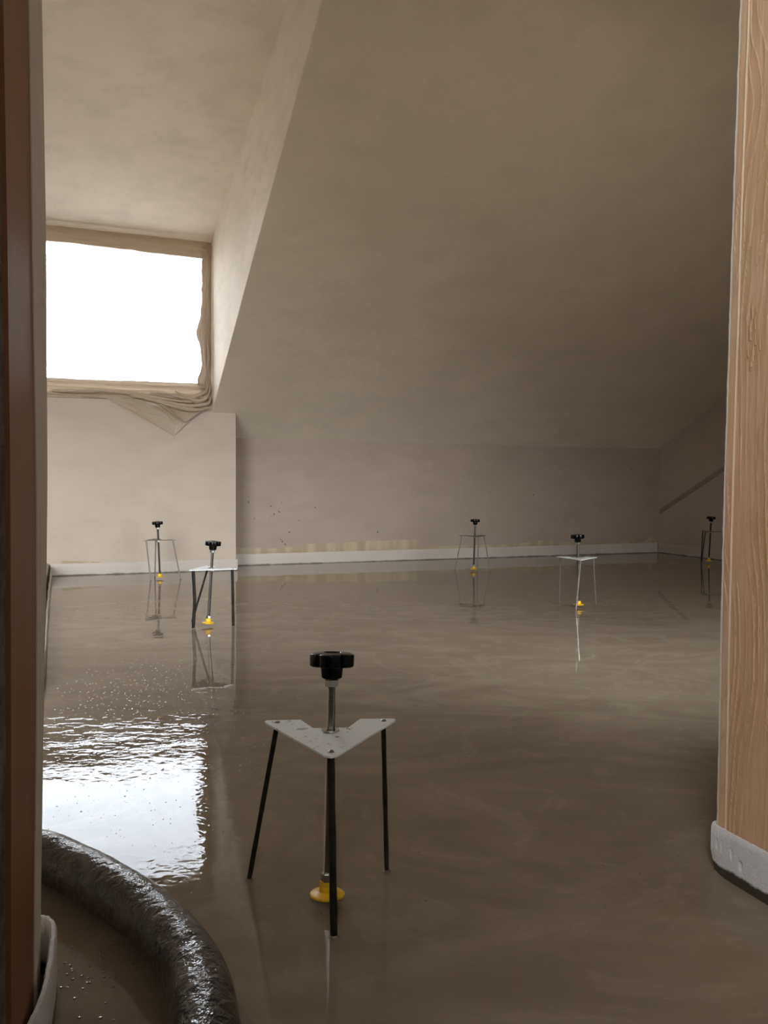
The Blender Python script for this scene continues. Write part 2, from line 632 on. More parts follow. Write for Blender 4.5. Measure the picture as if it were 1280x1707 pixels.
window('window_1', 0, -.50, .828, zb, 2.10, .07, .030, .03, .095, DW + .02)
window('added_window_left', 0, -2.2, -.50, .25, 2.0, .06, .06, .06, .06, .70)  # added out of view, fill light from the left behind
window('added_window_right', 0, 1.25, 2.75, .35, 1.35, .06, .06, .06, .06, .70)  # added out of view to brighten the slope and right side

# ---------------------------------------------------------- masking film
film = bpy.data.objects.new('masking_film', None)
COL.objects.link(film)
film.location = G(.35, DW - .01, 1.08)
tag(film, 'crumpled translucent beige plastic film taped around the bright window, its corner hanging down', 'plastic film')


def sheet(name, fn, nu, nv, thick=.0012):
    """fn(s,t) -> (u, n, z); a thin closed sheet"""
    bm = bmesh.new()
    g = [[bm.verts.new(G(*fn(i / nu, j / nv))) for j in range(nv + 1)] for i in range(nu + 1)]
    for i in range(nu):
        for j in range(nv):
            bm.faces.new((g[i][j], g[i + 1][j], g[i + 1][j + 1], g[i][j + 1]))
    bmesh.ops.recalc_face_normals(bm, faces=bm.faces)
    o = obj(name, bm, M['film'], film, True)
    at(film)(o)
    return o


def f_top(s, t):
    u = -.48 + 1.30 * s
    lo = 1.962 - .018 * s + .006 * fbm(s * 6, 1, 0)
    z = lo + (2.048 - lo) * t
    n = DW - .012 - .010 * abs(fbm(s * 5, t * 3.0, 2)) - .010 * math.sin(t * math.pi)
    return u, n, z


def f_right(s, t):
    z = 1.06 + .985 * s
    bulge = .035 * math.exp(-((z - 1.50) / .10) ** 2) + .03 * math.exp(-((z - 1.18) / .07) ** 2)
    lo = .768 - bulge + .010 * fbm(s * 9, 5, 0)
    u = lo + (.824 - lo) * t
    n = DW - .014 - .016 * abs(fbm(t * 3.2 + .4 * math.sin(s * 9), s * 3.0, 7)) - .008 * math.sin(t * 9 + 4 * math.sin(s * 5))
    return u, n, z


def f_bot(s, t):
    u = -.48 + 1.305 * s
    hi = 1.158 + .018 * s + .004 * fbm(s * 8, 9, 0)
    lo = 1.052 + .010 * s
    z = lo + (hi - lo) * t
    n = DW - .010 - .014 * abs(fbm(s * 3, t * 4.0 + s * 2.0, 11)) - .012 * math.sin(t * math.pi)
    n -= .012 * max(0, math.sin(t * 13 + s * 5 + 1.5 * fbm(s * 4, t, 3))) * (.3 + s)
    return u, n, z


sheet('top_strip', f_top, 160, 14)
sheet('side_strip', f_right, 120, 22)
sheet('bottom_strip', f_bot, 260, 30)


# the clear middle of the film, stretched over the pane
bm = bmesh.new()
g = [[bm.verts.new(G(-.46 + 1.25 * i / 24, DW - .004 + .002 * fbm(i * .3, j * .4, 2), 1.13 + .86 * j / 16)) for j in range(17)] for i in range(25)]
for i in range(24):
    for j in range(16):
        bm.faces.new((g[i][j], g[i + 1][j], g[i + 1][j + 1], g[i][j + 1]))
at(film)(obj('clear_sheet', bm, M['sheeting'], film, True))


# hanging corner of the sheet
def f_flap(s, t):
    # s along the upper edge from left to right, t downwards to the tip
    ul, zl = .17, 1.078
    ur, zr = .815, 1.062
    ut, ztip = .598, .846
    u = (1 - t) * (ul + (ur - ul) * s) + t * ut
    z = (1 - t) * (zl + (zr - zl) * s - .012 * math.sin(s * math.pi)) + t * ztip
    k = (1 - t)
    n = DW - .006 - .030 * k * (.5 + .5 * math.sin(s * 7 + 1.0)) * (.35 + .65 * t) - .014 * k * abs(fbm(s * 4, t * 3, 21))
    # crease running diagonally through the middle
    dcr = abs((s - .45) - .35 * t)
    n -= .020 * math.exp(-(dcr / .05) ** 2) * k * math.sin(min(1, t * 1.6) * math.pi)
    return u, n, z


sheet('hanging_corner', f_flap, 90, 50)


def f_fold(s, t):
    # small turned-over triangle lying on the hanging corner
    A, B, C_ = (.50, 1.035), (.80, 1.030), (.655, .925)
    u = (1 - t) * (A[0] + (B[0] - A[0]) * s) + t * C_[0]
    z = (1 - t) * (A[1] + (B[1] - A[1]) * s - .02 * math.sin(s * math.pi)) + t * C_[1]
    n = DW - .050 + .018 * math.sin(s * math.pi) * (1 - t) + .010 * s - .012 * math.exp(-((s - .06) / .1) ** 2)
    return u, n, z


sheet('turned_fold', f_fold, 30, 24)

# gathered folds where the film bunches up in the lower right corner
folds = [
    [(.20, 1.105), (.36, 1.090), (.52, 1.068), (.66, 1.055), (.76, 1.070), (.805, 1.11)],
    [(.28, 1.092), (.42, 1.068), (.56, 1.045), (.68, 1.030), (.79, 1.045), (.815, 1.08)],
    [(.33, 1.078), (.46, 1.055), (.60, 1.020), (.72, 1.005), (.80, 1.020)],
    [(.45, 1.100), (.56, 1.095), (.66, 1.078), (.72, 1.088), (.79, 1.13), (.806, 1.20)],
    [(.60, 1.118), (.66, 1.085), (.74, 1.060), (.80, 1.095), (.812, 1.16)],
    [(-.10, 1.085), (.05, 1.092), (.20, 1.098), (.34, 1.085)],
    [(.795, 1.10), (.790, 1.22), (.803, 1.35), (.792, 1.48), (.806, 1.62), (.800, 1.80)],
    [(.775, 1.16), (.785, 1.25), (.779, 1.40), (.790, 1.55)],
]
for k_, F in enumerate(folds):
    bm = bmesh.new()
    pts = smooth_path([G(u, DW - .036 - .006 * (k_ % 3), z) for u, z in F], 14)
    rings = tube(bm, pts, lambda t, k_=k_: .0035 + (.0095 if k_ < 6 else .006) * math.sin(math.pi * min(1, max(0, t))) * (1 + .35 * math.sin(9 * t + k_)), 14)
    for v in bm.verts:
        q = v.co
        v.co = q + Vector((fbm(q.x * 40, q.z * 40, 3), fbm(q.x * 40, q.z * 40, 9), fbm(q.x * 40, q.z * 40, 17))) * .0032
    at(film)(obj('fold', bm, M['film'], film, True))


# -------------------------------------------- perimeter foam strips
def foam(name, path, h, th, side, mat, sub=10, amp=.002, seed=0, dents=None):
    """upright foam strip: path in (u,n) on its inner face; side=+1/-1 thickness direction"""
    P = smooth_path([Vector((u, n, 0)) for u, n in path], sub)
    bm = bmesh.new()
    rings = []
    L = len(P) - 1
    for i, p in enumerate(P):
        t = (P[min(i + 1, L)] - P[max(i - 1, 0)]).normalized()
        nn = Vector((-t.y, t.x, 0)) * side
        hh = h(i / L) if callable(h) else h
        hh += amp * fbm(i * .23, seed, 0)
        wob = amp * .8 * fbm(i * .31, seed + 5, 0)
        ring = []
        rows = [(0, .93 * j_ / 24) for j_ in range(24)] if dents else [(0, 0), (0, .35), (0, .7)]
        rows += [(.06, .93), (.3, 1), (.75, 1), (1, .93), (1, .5), (1, 0)]
        for a, z in rows:
            dd = 0
            if dents and a == 0 and p.x < .90:
                for dn_, dz_, sn_, sz_ in dents:
                    dd += .0036 * math.exp(-((p.y - dn_) / sn_) ** 4 - ((z * hh - dz_) / sz_) ** 4)
                # the strip tucks in towards the floor at the corner
                dd += .006 * max(0, 1 - z * hh / .03) * math.exp(-((p.y - .92) / .02) ** 2)
            q = p + nn * (a * th + wob * z + dd)
            ring.append(bm.verts.new(G(q.x, q.y, max(.0, z * hh))))
        rings.append(ring)
    for A, B in zip(rings, rings[1:]):
        for k in range(len(A)):
            k2 = (k + 1) % len(A)
            bm.faces.new((A[k], A[k2], B[k2], B[k]))
    bm.faces.new(rings[0][::-1])
    bm.faces.new(rings[-1])
    return struct(name, bm, mat, None, True)


foam('baseboard_far', [(.992, 5.438), (1.6, 5.436), (2.4, 5.436), (3.2, 5.437), (4.0, 5.437), (4.51, 5.437)], lambda t: .076 + .006 * t, .009, 1, M['foam_far'], 16, .002, 1)
foam('baseboard_window', [(-.118, 5.163), (.2, 5.162), (.6, 5.162), (.985, 5.163)], .072, .009, 1, M['foam_far'], 16, .002, 3)
foam('baseboard_return', [(.989, 5.160), (.989, 5.28), (.989, 5.434)], .073, .008, 1, M['foam_far'], 8, .001, 4)
foam('baseboard_right', [(4.521, 5.430), (4.520, 4.8), (4.521, 4.0), (4.521, 2.6)], .080, .010, 1, M['foam_far'], 14, .002, 6)
foam('baseboard_left', [(-.114, 5.14), (-.108, 4.5), (-.097, 3.6), (-.085, 2.9), (-.079, 2.5), (-.088, 2.34)], .056, .007, 1, M['foam_far'], 12, .004, 8)

# doorway, right side: timber lining with foam at its foot
ZR = [(-.0, .8765), (.072, .8762), (.222, .8760), (.397, .8757), (.57, .8765), (.741, .879), (.995, .8825), (1.246, .8875), (2.05, .902)]


def interp(T_, z):
    for (a, x), (b_, y) in zip(T_, T_[1:]):
        if z <= b_:
            return x + (y - x) * (z - a) / (b_ - a)
    return T_[-1][1]


def timber_mesh(n0, n1, z0, z1, dn, dz, proud=0.0, mark=True):
    """board face seen from the doorway with worn relief; n0 near, n1 far"""
    bm = bmesh.new()
    GR = []
    ku, kz = max(2, int((n1 - n0) / dn)), int((z1 - z0) / dz)
    front, back = [], []
    for j in range(kz + 1):
        z = z0 + (z1 - z0) * j / kz
        ub = interp(ZR, z)
        rf, rb = [], []
        for i in range(ku + 1):
            n = n0 + (n1 - n0) * i / ku
            kn = math.exp(-((z - .33) / .13) ** 2) + .7 * math.exp(-((z - 1.10) / .07) ** 2)
            a = n + .020 * fbm(z * 2.2, 4, 0, 2) + .030 * kn * math.sin((n - .80) * 14) + .004 * fbm(z * 9, n * 8, 5, 2)
            ph = (a * 74 + .8 * fbm(z * 1.7, n * 30, 2, 2)) % 1.0
            env = max(0, min(1, .45 + 1.5 * fbm(z * 3.0, n * 45, 6, 3) + .4 * kn))
            edge = min(1, (n1 - n) / .004)
            d = .0030 * env * (1 - ph) ** 3 * (1 if ph > .06 else ph / .06) * max(0, edge)
            d += .0004 * fbm(n * 160, z * 16, 2, 3)
            GR.append(env * max(0, 1 - abs(ph - .0) / .10) * max(0, edge) + env * max(0, 1 - abs(ph - 1.0) / .05) * max(0, edge))
            e = min(1, (n1 - n) / .002, (n - n0) / .002 + .2)
            d *= max(0, e)
            uu = ub - proud - d + (.0012 if i in (0, ku) else 0)
            rf.append(bm.verts.new(G(uu, n + (.0009 * fbm(z * 30, 8, 8) if i == ku else 0), z)))
        rb = [bm.verts.new(G(.914, n0, z)), bm.verts.new(G(.914, n1, z))]
        GR.extend([0, 0])
        front.append(rf)
        back.append(rb)
    for j in range(kz):
        a, c_ = front[j], front[j + 1]
        for i in range(ku):
            bm.faces.new((a[i], a[i + 1], c_[i + 1], c_[i]))
        bm.faces.new((a[ku], back[j][1], back[j + 1][1], c_[ku]))
        bm.faces.new((back[j][0], a[0], c_[0], back[j + 1][0]))
        bm.faces.new((back[j][1], back[j][0], back[j + 1][0], back[j + 1][1]))
    for row, bk in ((front[0], back[0]), (front[-1], back[-1])):
        bm.faces.new(row + [bk[1], bk[0]])
    lay = bm.verts.layers.float.new('grain')
    bm.verts.ensure_lookup_table()
    for v, g_ in zip(bm.verts, GR):
        v[lay] = min(1, g_)
    return bm


lining = bpy.data.objects.new('trim_2', None)
COL.objects.link(lining)
lining.location = G(.9, .9, 0)
lining['kind'] = 'structure'
at(lining)(struct('board', timber_mesh(.70, .8985, .0, 2.05, .0009, .0045), M['timber'], lining))
at(lining)(struct('board', timber_mesh(.8992, .9135, .0, 2.05, .0012, .0045, .0004), M['timber'], lining))
# pale ridge along the joint and the plaster bead on the arris
bm = bmesh.new()
tube(bm, [G(interp(ZR, z) - .0008 + .0003 * fbm(z * 40, 1, 1), .8988 + .0007 * fbm(z * 13, 2, 2), z) for z in np.linspace(0.02, 2.0, 240)], .0016, 6)
at(lining)(struct('joint_ridge', bm, M['ridge'], lining))
bm = bmesh.new()
tube(bm, [G(interp(ZR, z) + .0004 + .0004 * fbm(z * 30, 6, 1), .9150 + .0009 * fbm(z * 40, 7, 2), z) for z in np.linspace(0.0, 2.0, 400)], lambda t: .0016 + .0005 * fbm(t * 90, 1, 1), 7)
at(lining)(struct('corner_bead', bm, M['bead'], lining))


# splinters torn up from the board
bm = bmesh.new()
rs = random.Random(3)
for k in range(16):
    z0 = .72 + rs.random() * .09
    n0 = .858 + (z0 - .72) * .12 + rs.uniform(-.004, .018)
    ub = interp(ZR, z0)
    L_ = rs.uniform(.012, .032)
    tube(bm, [G(ub - .0010, n0, z0), G(ub - .0030, n0 - .001, z0 + L_ * .5), G(ub - .0012, n0 - .002, z0 + L_)], lambda t: .0010 * (1.15 - t), 5)
s_ = struct('splinters', bm, M['timber'], lining)
at(lining)(s_)
s_['kind'] = 'stuff'

# foam round the foot of the right side, dented
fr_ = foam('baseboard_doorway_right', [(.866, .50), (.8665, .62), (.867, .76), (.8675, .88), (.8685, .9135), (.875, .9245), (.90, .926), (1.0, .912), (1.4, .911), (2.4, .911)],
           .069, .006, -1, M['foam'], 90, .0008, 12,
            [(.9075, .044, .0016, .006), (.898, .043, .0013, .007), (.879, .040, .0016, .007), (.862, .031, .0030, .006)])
# foam on the left side of the doorway
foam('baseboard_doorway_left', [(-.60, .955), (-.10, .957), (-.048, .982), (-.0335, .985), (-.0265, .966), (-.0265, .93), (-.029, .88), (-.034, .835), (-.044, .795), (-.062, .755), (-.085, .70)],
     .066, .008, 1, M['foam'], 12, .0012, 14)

# left side of the doorway: plaster lip, brown board, raw masonry


def side_piece(name, tab_a, na, tab_b, nb, back, mat, z1=2.05, wob=0.0):
    """vertical strip between edge a (far) and edge b (near), thickness to the left"""
    bm = bmesh.new()
    rows = []
    K = 60
    for j in range(K + 1):
        z = z1 * j / K
        ua, ub = interp(tab_a, z), interp(tab_b, z)
        wv = wob * fbm(z * 7, na * 30, 3)
        rows.append([bm.verts.new(G(ua + wv * .3, na, z)), bm.verts.new(G((ua + ub) / 2 + wv, (na + nb) / 2, z)), bm.verts.new(G(ub + wv * .3, nb, z)),
                     bm.verts.new(G(back, nb, z)), bm.verts.new(G(back, na, z))])
    for A, B in zip(rows, rows[1:]):
        for k in range(5):
            bm.faces.new((A[k], A[(k + 1) % 5], B[(k + 1) % 5], B[k]))
    bm.faces.new(rows[0][::-1])
    bm.faces.new(rows[-1])
    return struct(name, bm, mat, None, False)


E0 = [(0, -.0360), (.029, -.0353), (.097, -.0345), (.365, -.0285), (.432, -.0262), (.564, -.0238), (.824, -.023), (1.078, -.025), (2.05, -.033)]
E1 = [(0, -.0380), (.083, -.0375), (.325, -.0330), (.445, -.0318), (.564, -.0312), (.797, -.0326), (1.025, -.0334), (2.05, -.039)]
E2 = [(0, -.0515), (.159, -.0503), (.363, -.0483), (.564, -.0468), (.76, -.0471), (.952, -.0483), (2.05, -.053)]
side_piece('trim_3', E0, .965, E1, .870, -.075, M['lip'], wob=.0006)
side_piece('trim_4', [(a, x - .0012) for a, x in E1], .869, E2, .742, -.075, M['board'])
side_piece('trim_5', [(a, x - .004) for a, x in E2], .739, [(0, -.062), (2.05, -.062)], .640, -.075, M['masonry'], wob=.004)

# ---------------------------------------------------- tape on the walls


def ribbon(name, pts_top, zb_, n, label, mat=M['tape'], sub=6, wob=.002):
    bm = bmesh.new()
    P = smooth_path([Vector((u, 0, z)) for u, z in pts_top], sub)
    rows = []
    for i, p in enumerate(P):
        nn = n - .0015 - wob * abs(fbm(p.x * 9, 3, 1))
        lo = zb_ - .012
        rows.append([bm.verts.new(G(p.x, nn, p.z)), bm.verts.new(G(p.x, nn - .001, (p.z + lo) / 2)), bm.verts.new(G(p.x, n - .001, lo)),
                     bm.verts.new(G(p.x, n - .0003, lo)), bm.verts.new(G(p.x, n - .0003, p.z))])
    for A, B in zip(rows, rows[1:]):
        for k in range(5):
            bm.faces.new((A[k], A[(k + 1) % 5], B[(k + 1) % 5], B[k]))
    bm.faces.new(rows[0][::-1])
    bm.faces.new(rows[-1])
    o = obj(name, bm, mat)
    tag(o, label, 'tape', None)
    return o


ribbon('masking_tape', [(.995, .118), (1.15, .116), (1.30, .110), (1.42, .118), (1.52, .133), (1.65, .136), (1.8, .139), (1.916, .145), (2.1, .148), (2.25, .150), (2.352, .149)], .085, DK,
       'wide torn strip of beige paper tape above the foam on the far wall, left half')
ribbon('masking_tape', [(2.362, .093), (2.6, .098), (2.82, .097), (3.1, .098), (3.25, .105), (3.34, .119), (3.42, .122), (3.50, .114), (3.58, .104), (3.8, .101), (4.05, .100), (4.2, .098), (4.30, .104), (4.36, .092)], .086, DK,
       'narrow wavy strip of beige tape above the foam on the far wall, right half')
ribbon('masking_tape', [(4.365, .090), (4.41, .105), (4.45, .130), (4.49, .137), (4.52, .120), (4.528, .098)], .086, DK,
       'small bunched tan piece of tape in the far right corner above the foam')
ribbon('masking_tape', [(-.055, .088), (.0, .086), (.10, .080), (.172, .075)], .068, DW,
       'short tapering beige tape end above the foam on the wall under the window')


# mortar splashes on the far wall
def splashes():
    bm = bmesh.new()
    rs = random.Random(11)
    spots = [(1.14, .375), (1.11, .33), (1.20, .30), (1.22, .25), (1.255, .30), (1.16, .27), (1.13, .22), (1.10, .18), (1.33, .36), (1.17, .40), (1.19, .42),
             (1.12, .46), (1.27, .40), (1.40, .22), (1.60, .25), (1.34, .17), (1.35, .155), (1.70, .16), (2.05, .21), (1.50, .42), (1.42, .47)]
    spots += [(rs.uniform(1.08, 1.5), rs.uniform(.12, .5)) for _ in range(8)] + [(rs.uniform(1.5, 4.3), rs.uniform(.12, .7)) for _ in range(10)]
    for u, z in spots:
        r = rs.choice((.0015, .002, .003, .0045))
        a = rs.uniform(0, 3.14)
        c0 = G(u, DK - .0008, z)
        k = 8
        tip = bm.verts.new(c0 - N * r * .5)
        ring = []
        for i in range(k):
            t = 2 * math.pi * i / k
            x, y = r * math.cos(t) * rs.uniform(.7, 1.2), r * 1.9 * math.sin(t) * rs.uniform(.7, 1.2)
            ring.append(bm.verts.new(c0 + U * (x * math.cos(a) - y * math.sin(a)) + Vector((0, 0, x * math.sin(a) + y * math.cos(a))) + N * .0006))
        for i in range(k):
            bm.faces.new((tip, ring[i], ring[(i + 1) % k]))
    return bm


sp_o = obj('mortar_splashes', splashes(), M['mortar'], wall_far)
sp_o['kind'] = 'stuff'
sp_o['label'] = 'dark mortar splashes spattered on the wall'

# specks and bubbles floating on the wet screed, densest near the window reflection
bm = bmesh.new()
rs = random.Random(5)


def bubble(x, y, r, h=.5):
    k = 7
    top = bm.verts.new((x, y, r * h))
    r1, r0 = [], []
    for i in range(k):
        t = 2 * math.pi * i / k
        r1.append(bm.verts.new((x + r * .7 * math.cos(t), y + r * .7 * math.sin(t), r * h * .75)))
        r0.append(bm.verts.new((x + r * math.cos(t), y + r * math.sin(t), -.0002)))
    for i in range(k):
        j = (i + 1) % k
        bm.faces.new((top, r1[i], r1[j]))
        bm.faces.new((r1[i], r0[i], r0[j], r1[j]))


for _ in range(800):
    bx_, by_ = rs.gauss(-.66, .22), rs.gauss(2.10, .32)
    if bx_ > -.36 * by_ / .93 - .04:
        bubble(bx_, by_, rs.uniform(.0010, .0026))
for _ in range(260):
    bubble(rs.gauss(-.42, .20), rs.gauss(1.35, .22), rs.uniform(.0005, .0014))
for _ in range(120):
    bubble(rs.uniform(-.5, .6), rs.uniform(1.0, 3.2), rs.uniform(.0006, .0018))
for _ in range(90):
    bubble(rs.gauss(-.33, .03), rs.gauss(.92, .05), rs.uniform(.0008, .0025))
bub = obj('screed_bubbles', bm, M['wet'], floor, True)
bub['kind'] = 'stuff'
bub['label'] = 'tiny wet bubbles and specks on the screed'

# --------------------------------------------------------------- the hose
hp = [(-.62, 1.56), (-.40, 1.48), (-.20, 1.345), (-.10, 1.268), (-.04, 1.225), (-.006, 1.178), (.041, 1.099), (.080, 1.021), (.104, .949), (.118, .885), (.121, .836), (.119, .79), (.108, .70), (.08, .58), (.03, .40), (-.06, .22), (-.2, .05)]
pts = smooth_path([G(u, n, .0335) for u, n in hp], 14)
bm = bmesh.new()
tube(bm, pts, .0335, 40)
for v in bm.verts:
    q = v.co
    v.co = q + Vector((0, 0, 1)) * .0012 * fbm(q.x * 18, q.y * 18, q.z * 18) + Vector((fbm(q.x * 30, q.y * 30, 4), fbm(q.x * 30, q.y * 30, 8), 0)) * .0006
    if v.co.z < 0.0002:
        v.co.z = .0002
ho = obj('screed_hose', bm, M['hose'], None, True)
tag(ho, 'thick dark rubber pumping hose smeared with wet screed, curving across the bottom left floor', 'hose')

# ------------------------------------------------------------ the tripods
RT = .102
ZP = .2270          # top of plate
NOTCH = True


def plate_mesh():
    bm = bmesh.new()

    def P(a, r):
        return Vector((r * math.cos(math.radians(a)), r * math.sin(math.radians(a))))
    F, R, L = P(-90, RT), P(30, RT), P(150, RT)
    out = [F + Vector((-.009, .0075)), F + Vector((.009, .0075))]
    out = [F + Vector((-.0085, .004)), F + Vector((.0, -.001)), F + Vector((.0085, .004))]
    out += [R + Vector((.001, -.010)), R + Vector((.004, -.002)), R + Vector((.0015, .003))]
    out += [R + Vector((-.046, .004)), Vector((.024, .0145)), Vector((-.024, .0145)), L + Vector((.046, .004))]
    out += [L + Vector((-.0015, .003)), L + Vector((-.004, -.002)), L + Vector((-.001, -.010))]
    # holes: cut by building the face with bridged hole loops via boolean-free fill
    t = .0025
    edges = []

    def loop(pts):
        vs = [bm.verts.new((p.x, p.y, ZP)) for p in pts]
        es = [bm.edges.new((vs[i], vs[(i + 1) % len(vs)])) for i in range(len(vs))]
        edges.extend(es)
    loop(out)

    def hole(cx, cy, rx, ry=None, rot=0):
        ry = ry or rx
        pts = []
        for k in range(14):
            a = 2 * math.pi * k / 14
            x, y = rx * math.cos(a), ry * math.sin(a)
            pts.append(Vector((cx + x * math.cos(rot) - y * math.sin(rot), cy + x * math.sin(rot) + y * math.cos(rot))))
        loop(pts)
    hole(-.038, .012, .0085, .0052, .35)
    hole(0, 0, .0068)
    hole(-.0585, .047, .0052, .0034, .2)
    bmesh.ops.triangle_fill(bm, use_beauty=True, edges=edges)
    bmesh.ops.recalc_face_normals(bm, faces=bm.faces)
    r = bmesh.ops.extrude_face_region(bm, geom=bm.faces[:])
    for v in [g for g in r['geom'] if isinstance(g, bmesh.types.BMVert)]:
        v.co.z -= t
    return bm


def knob_mesh():
    bm = bmesh.new()
    seg = 100
    R = .0310
    z0, z1 = .2985, .3324

    def rad(a, base=R):
        c = math.cos(5 * (a - math.radians(-90)))
        # five rounded lobes with narrow scallops between
        s = (.5 + .5 * c)
        return base * (.80 + .20 * s ** .26)
    # profile rows: (scale of lobes 0..1, extra radius, z)
    rows = [(0, .0125, z0), (0, .0138, z0 + .0015), (0, .0150, z0 + .0150), (.3, .0175, z0 + .0160),
            (.93, 0, z0 + .0162), (.985, 0, z0 + .0175), (1, 0, z0 + .0195), (1, 0, z1 - .0030), (.985, 0, z1 - .0012), (.93, 0, z1 - .0004), (.80, 0, z1 + .0002),
            (0, .0140, z1 + .0010), (0, .0125, z1 + .0012), (0, .0115, z1 + .0004), (0, .0108, z1 - .0030), (0, .0060, z1 - .0034)]
    rings = []
    for s, e, z in rows:
        ring = []
        for k in range(seg):
            a = 2 * math.pi * k / seg
            if e and s == 0:
                r = e
                if z < z0 + .0155 and z > z0:
                    r = e * (1 + .035 * math.cos(5 * (a + math.pi / 2)))
            elif e:
                r = e
            else:
                r = rad(a) * s
            ring.append(bm.verts.new((r * math.cos(a), r * math.sin(a), z)))
        rings.append(ring)
    for A, B in zip(rings, rings[1:]):
        for k in range(seg):
            bm.faces.new((A[k], A[(k + 1) % seg], B[(k + 1) % seg], B[k]))
    bm.faces.new(rings[0][::-1])
    bm.faces.new(rings[-1])
    return bm


def rod_mesh():
    bm = bmesh.new()
    pitch = .00175
    z0, z1 = .030, .2995
    K = int((z1 - z0) / pitch) * 2
    seg = 18
    rings = []
    for i in range(K + 1):
        z = z0 + (z1 - z0) * i / K
        r = .0058 if i % 2 else .0050
        ring = []
        for k in range(seg):
            a = 2 * math.pi * k / seg
            x, y = r * math.cos(a), r * math.sin(a)
            y = max(y, -.0044)          # milled flat that carries the scale
            zz = z + pitch * (k / seg - .5) * .9
            ring.append(bm.verts.new((x, y, min(max(zz, z0), z1))))
        rings.append(ring)
    for A, B in zip(rings, rings[1:]):
        for k in range(seg):
            bm.faces.new((A[k], A[(k + 1) % seg], B[(k + 1) % seg], B[k]))
    bm.faces.new(rings[0][::-1])
    bm.faces.new(rings[-1])
    return bm


def hexnut(z0, z1, r, rot=0.2):
    bm = bmesh.new()
    c = .0009
    rows = [(r * .93, z0), (r, z0 + c), (r, z1 - c), (r * .93, z1)]
    rings = [[bm.verts.new((q * math.cos(rot + k * math.pi / 3), q * math.sin(rot + k * math.pi / 3), z)) for k in range(6)] for q, z in rows]
    for A, B in zip(rings, rings[1:]):
        for k in range(6):
            bm.faces.new((A[k], A[(k + 1) % 6], B[(k + 1) % 6], B[k]))
    bm.faces.new(rings[0][::-1])
    bm.faces.new(rings[-1])
    return bm


def tomesh(name, bm, mat, smooth=True):
    o = obj(name, bm, mat, None, smooth)
    me = o.data
    bpy.data.objects.remove(o)
    return me


ME = {}
ME['plate'] = tomesh('plate', plate_mesh(), M['zinc'], False)
ME['knob'] = tomesh('star_knob', knob_mesh(), M['black'])
ME['rod'] = tomesh('threaded_rod', rod_mesh(), M['spindle'], True)
ME['nut'] = tomesh('nut', hexnut(.2880, .2975, .0100), M['steel'], False)
bm = bmesh.new()
lathe(bm, [(.0062, ZP), (.0098, ZP), (.0122, ZP + .0012), (.0118, ZP + .0022), (.0085, ZP + .0018), (.0062, ZP + .0018), (.0062, ZP)], 28)
ME['washer'] = tomesh('washer', bm, M['steel'])
ME['under_nut'] = tomesh('under_nut', hexnut(ZP - .0125, ZP - .0027, .0096, .5), M['steel'], False)
HV = .0112
bm = bmesh.new()
lathe(bm, [(0, HV), (.0215, HV), (.0235, HV + .0012), (.0235, HV + .0028), (.0225, HV + .0040), (.0125, HV + .0055), (.0108, HV + .0070),
           (.0106, HV + .0185), (.0100, HV + .0195), (.0, HV + .0195)], 40)
ME['foot'] = tomesh('foot_disc', bm, M['yellow'])
ME['foot_nut'] = tomesh('foot_nut', hexnut(HV + .0196, HV + .0300, .0092, .1), M['steel'], False)
ME['rivet'] = None


def part(name, mesh, root, rot=None, mat=None):
    o = bpy.data.objects.new(name, mesh)
    COL.objects.link(o)
    o.parent = root
    if rot is not None:
        o.rotation_euler = rot
    return o


def leg_obj(root, inv, top, bot, bend, r, mat):
    bm = bmesh.new()
    top, bot = Vector(top), Vector(bot)
    pts = []
    K = 14
    d = (bot - top)
    side = Vector((d.y, -d.x, 0))
    side = side.normalized() if side.length > 1e-5 else Vector((1, 0, 0))
    for i in range(K + 1):
        t = i / K
        q = top.lerp(bot, t)
        q += Vector((bend * max(0, 1 - abs(t - .5) * 2.0), 0, 0))
        pts.append(q)
    tube(bm, pts, lambda t: r * (1 + .06 * math.sin(t * 17)), 10)
    # weld head standing just above the plate
    o = obj('leg', bm, mat, root, True)
    return o


TRI = [
    # foot x,y   yaw  leg bottoms (front, right, left)   knob shift   dark?   bend of front leg   label
    dict(p=(-.073, 1.066), yaw=4, legs=[(-.059, .988), (.007, 1.160), (-.188, 1.131)], top=(-.0705, 1.0885), bend=0, mat='leg', r=(.0048, .0035, .0036),
         label='levelling tripod closest to the camera, star knob and zinc plate seen large in the foreground'),
    dict(p=(-.684, 3.154), yaw=-40, legs=[(-.728, 3.097), (-.585, 3.153), (-.768, 3.245)], top=(-.671, 3.156), bend=-.000, mat='leg', r=(.0062, .0055, .0040),
         label='levelling tripod with dark bent leg standing in front of the corner of the window wall'),
    dict(p=(-1.292, 4.683), yaw=-35, legs=[(-1.318, 4.585), (-1.168, 4.66), (-1.345, 4.765)], top=(-1.300, 4.680), bend=0, mat='leg_grey', r=(.0040, .0038, .0038),
         label='slightly leaning levelling tripod standing far back against the wall below the window'),
    dict(p=(.576, 5.197), yaw=9, legs=[(.594, 5.128), (.688, 5.245), (.460, 5.230)], top=(.582, 5.200), bend=0, mat='leg_grey', r=(.0040, .0038, .0038),
         label='levelling tripod in front of the middle of the far wall, above the narrow tape strip'),
    dict(p=(.890, 3.689), yaw=-6, legs=[(.859, 3.612), (.990, 3.775), (.823, 3.790)], top=(.884, 3.690), bend=0, mat='leg_grey', r=(.0048, .0032, .0036),
         label='levelling tripod with pale grey front leg, standing mid floor on the right side'),
    dict(p=(2.341, 5.843), yaw=-45, legs=[(2.262, 5.775), (2.438, 5.820), (2.322, 5.935)], top=(2.349, 5.843), bend=0, mat='leg', r=(.0042, .0040, .0040),
         label='levelling tripod in the dark right corner, half hidden by the timber door post'),
]
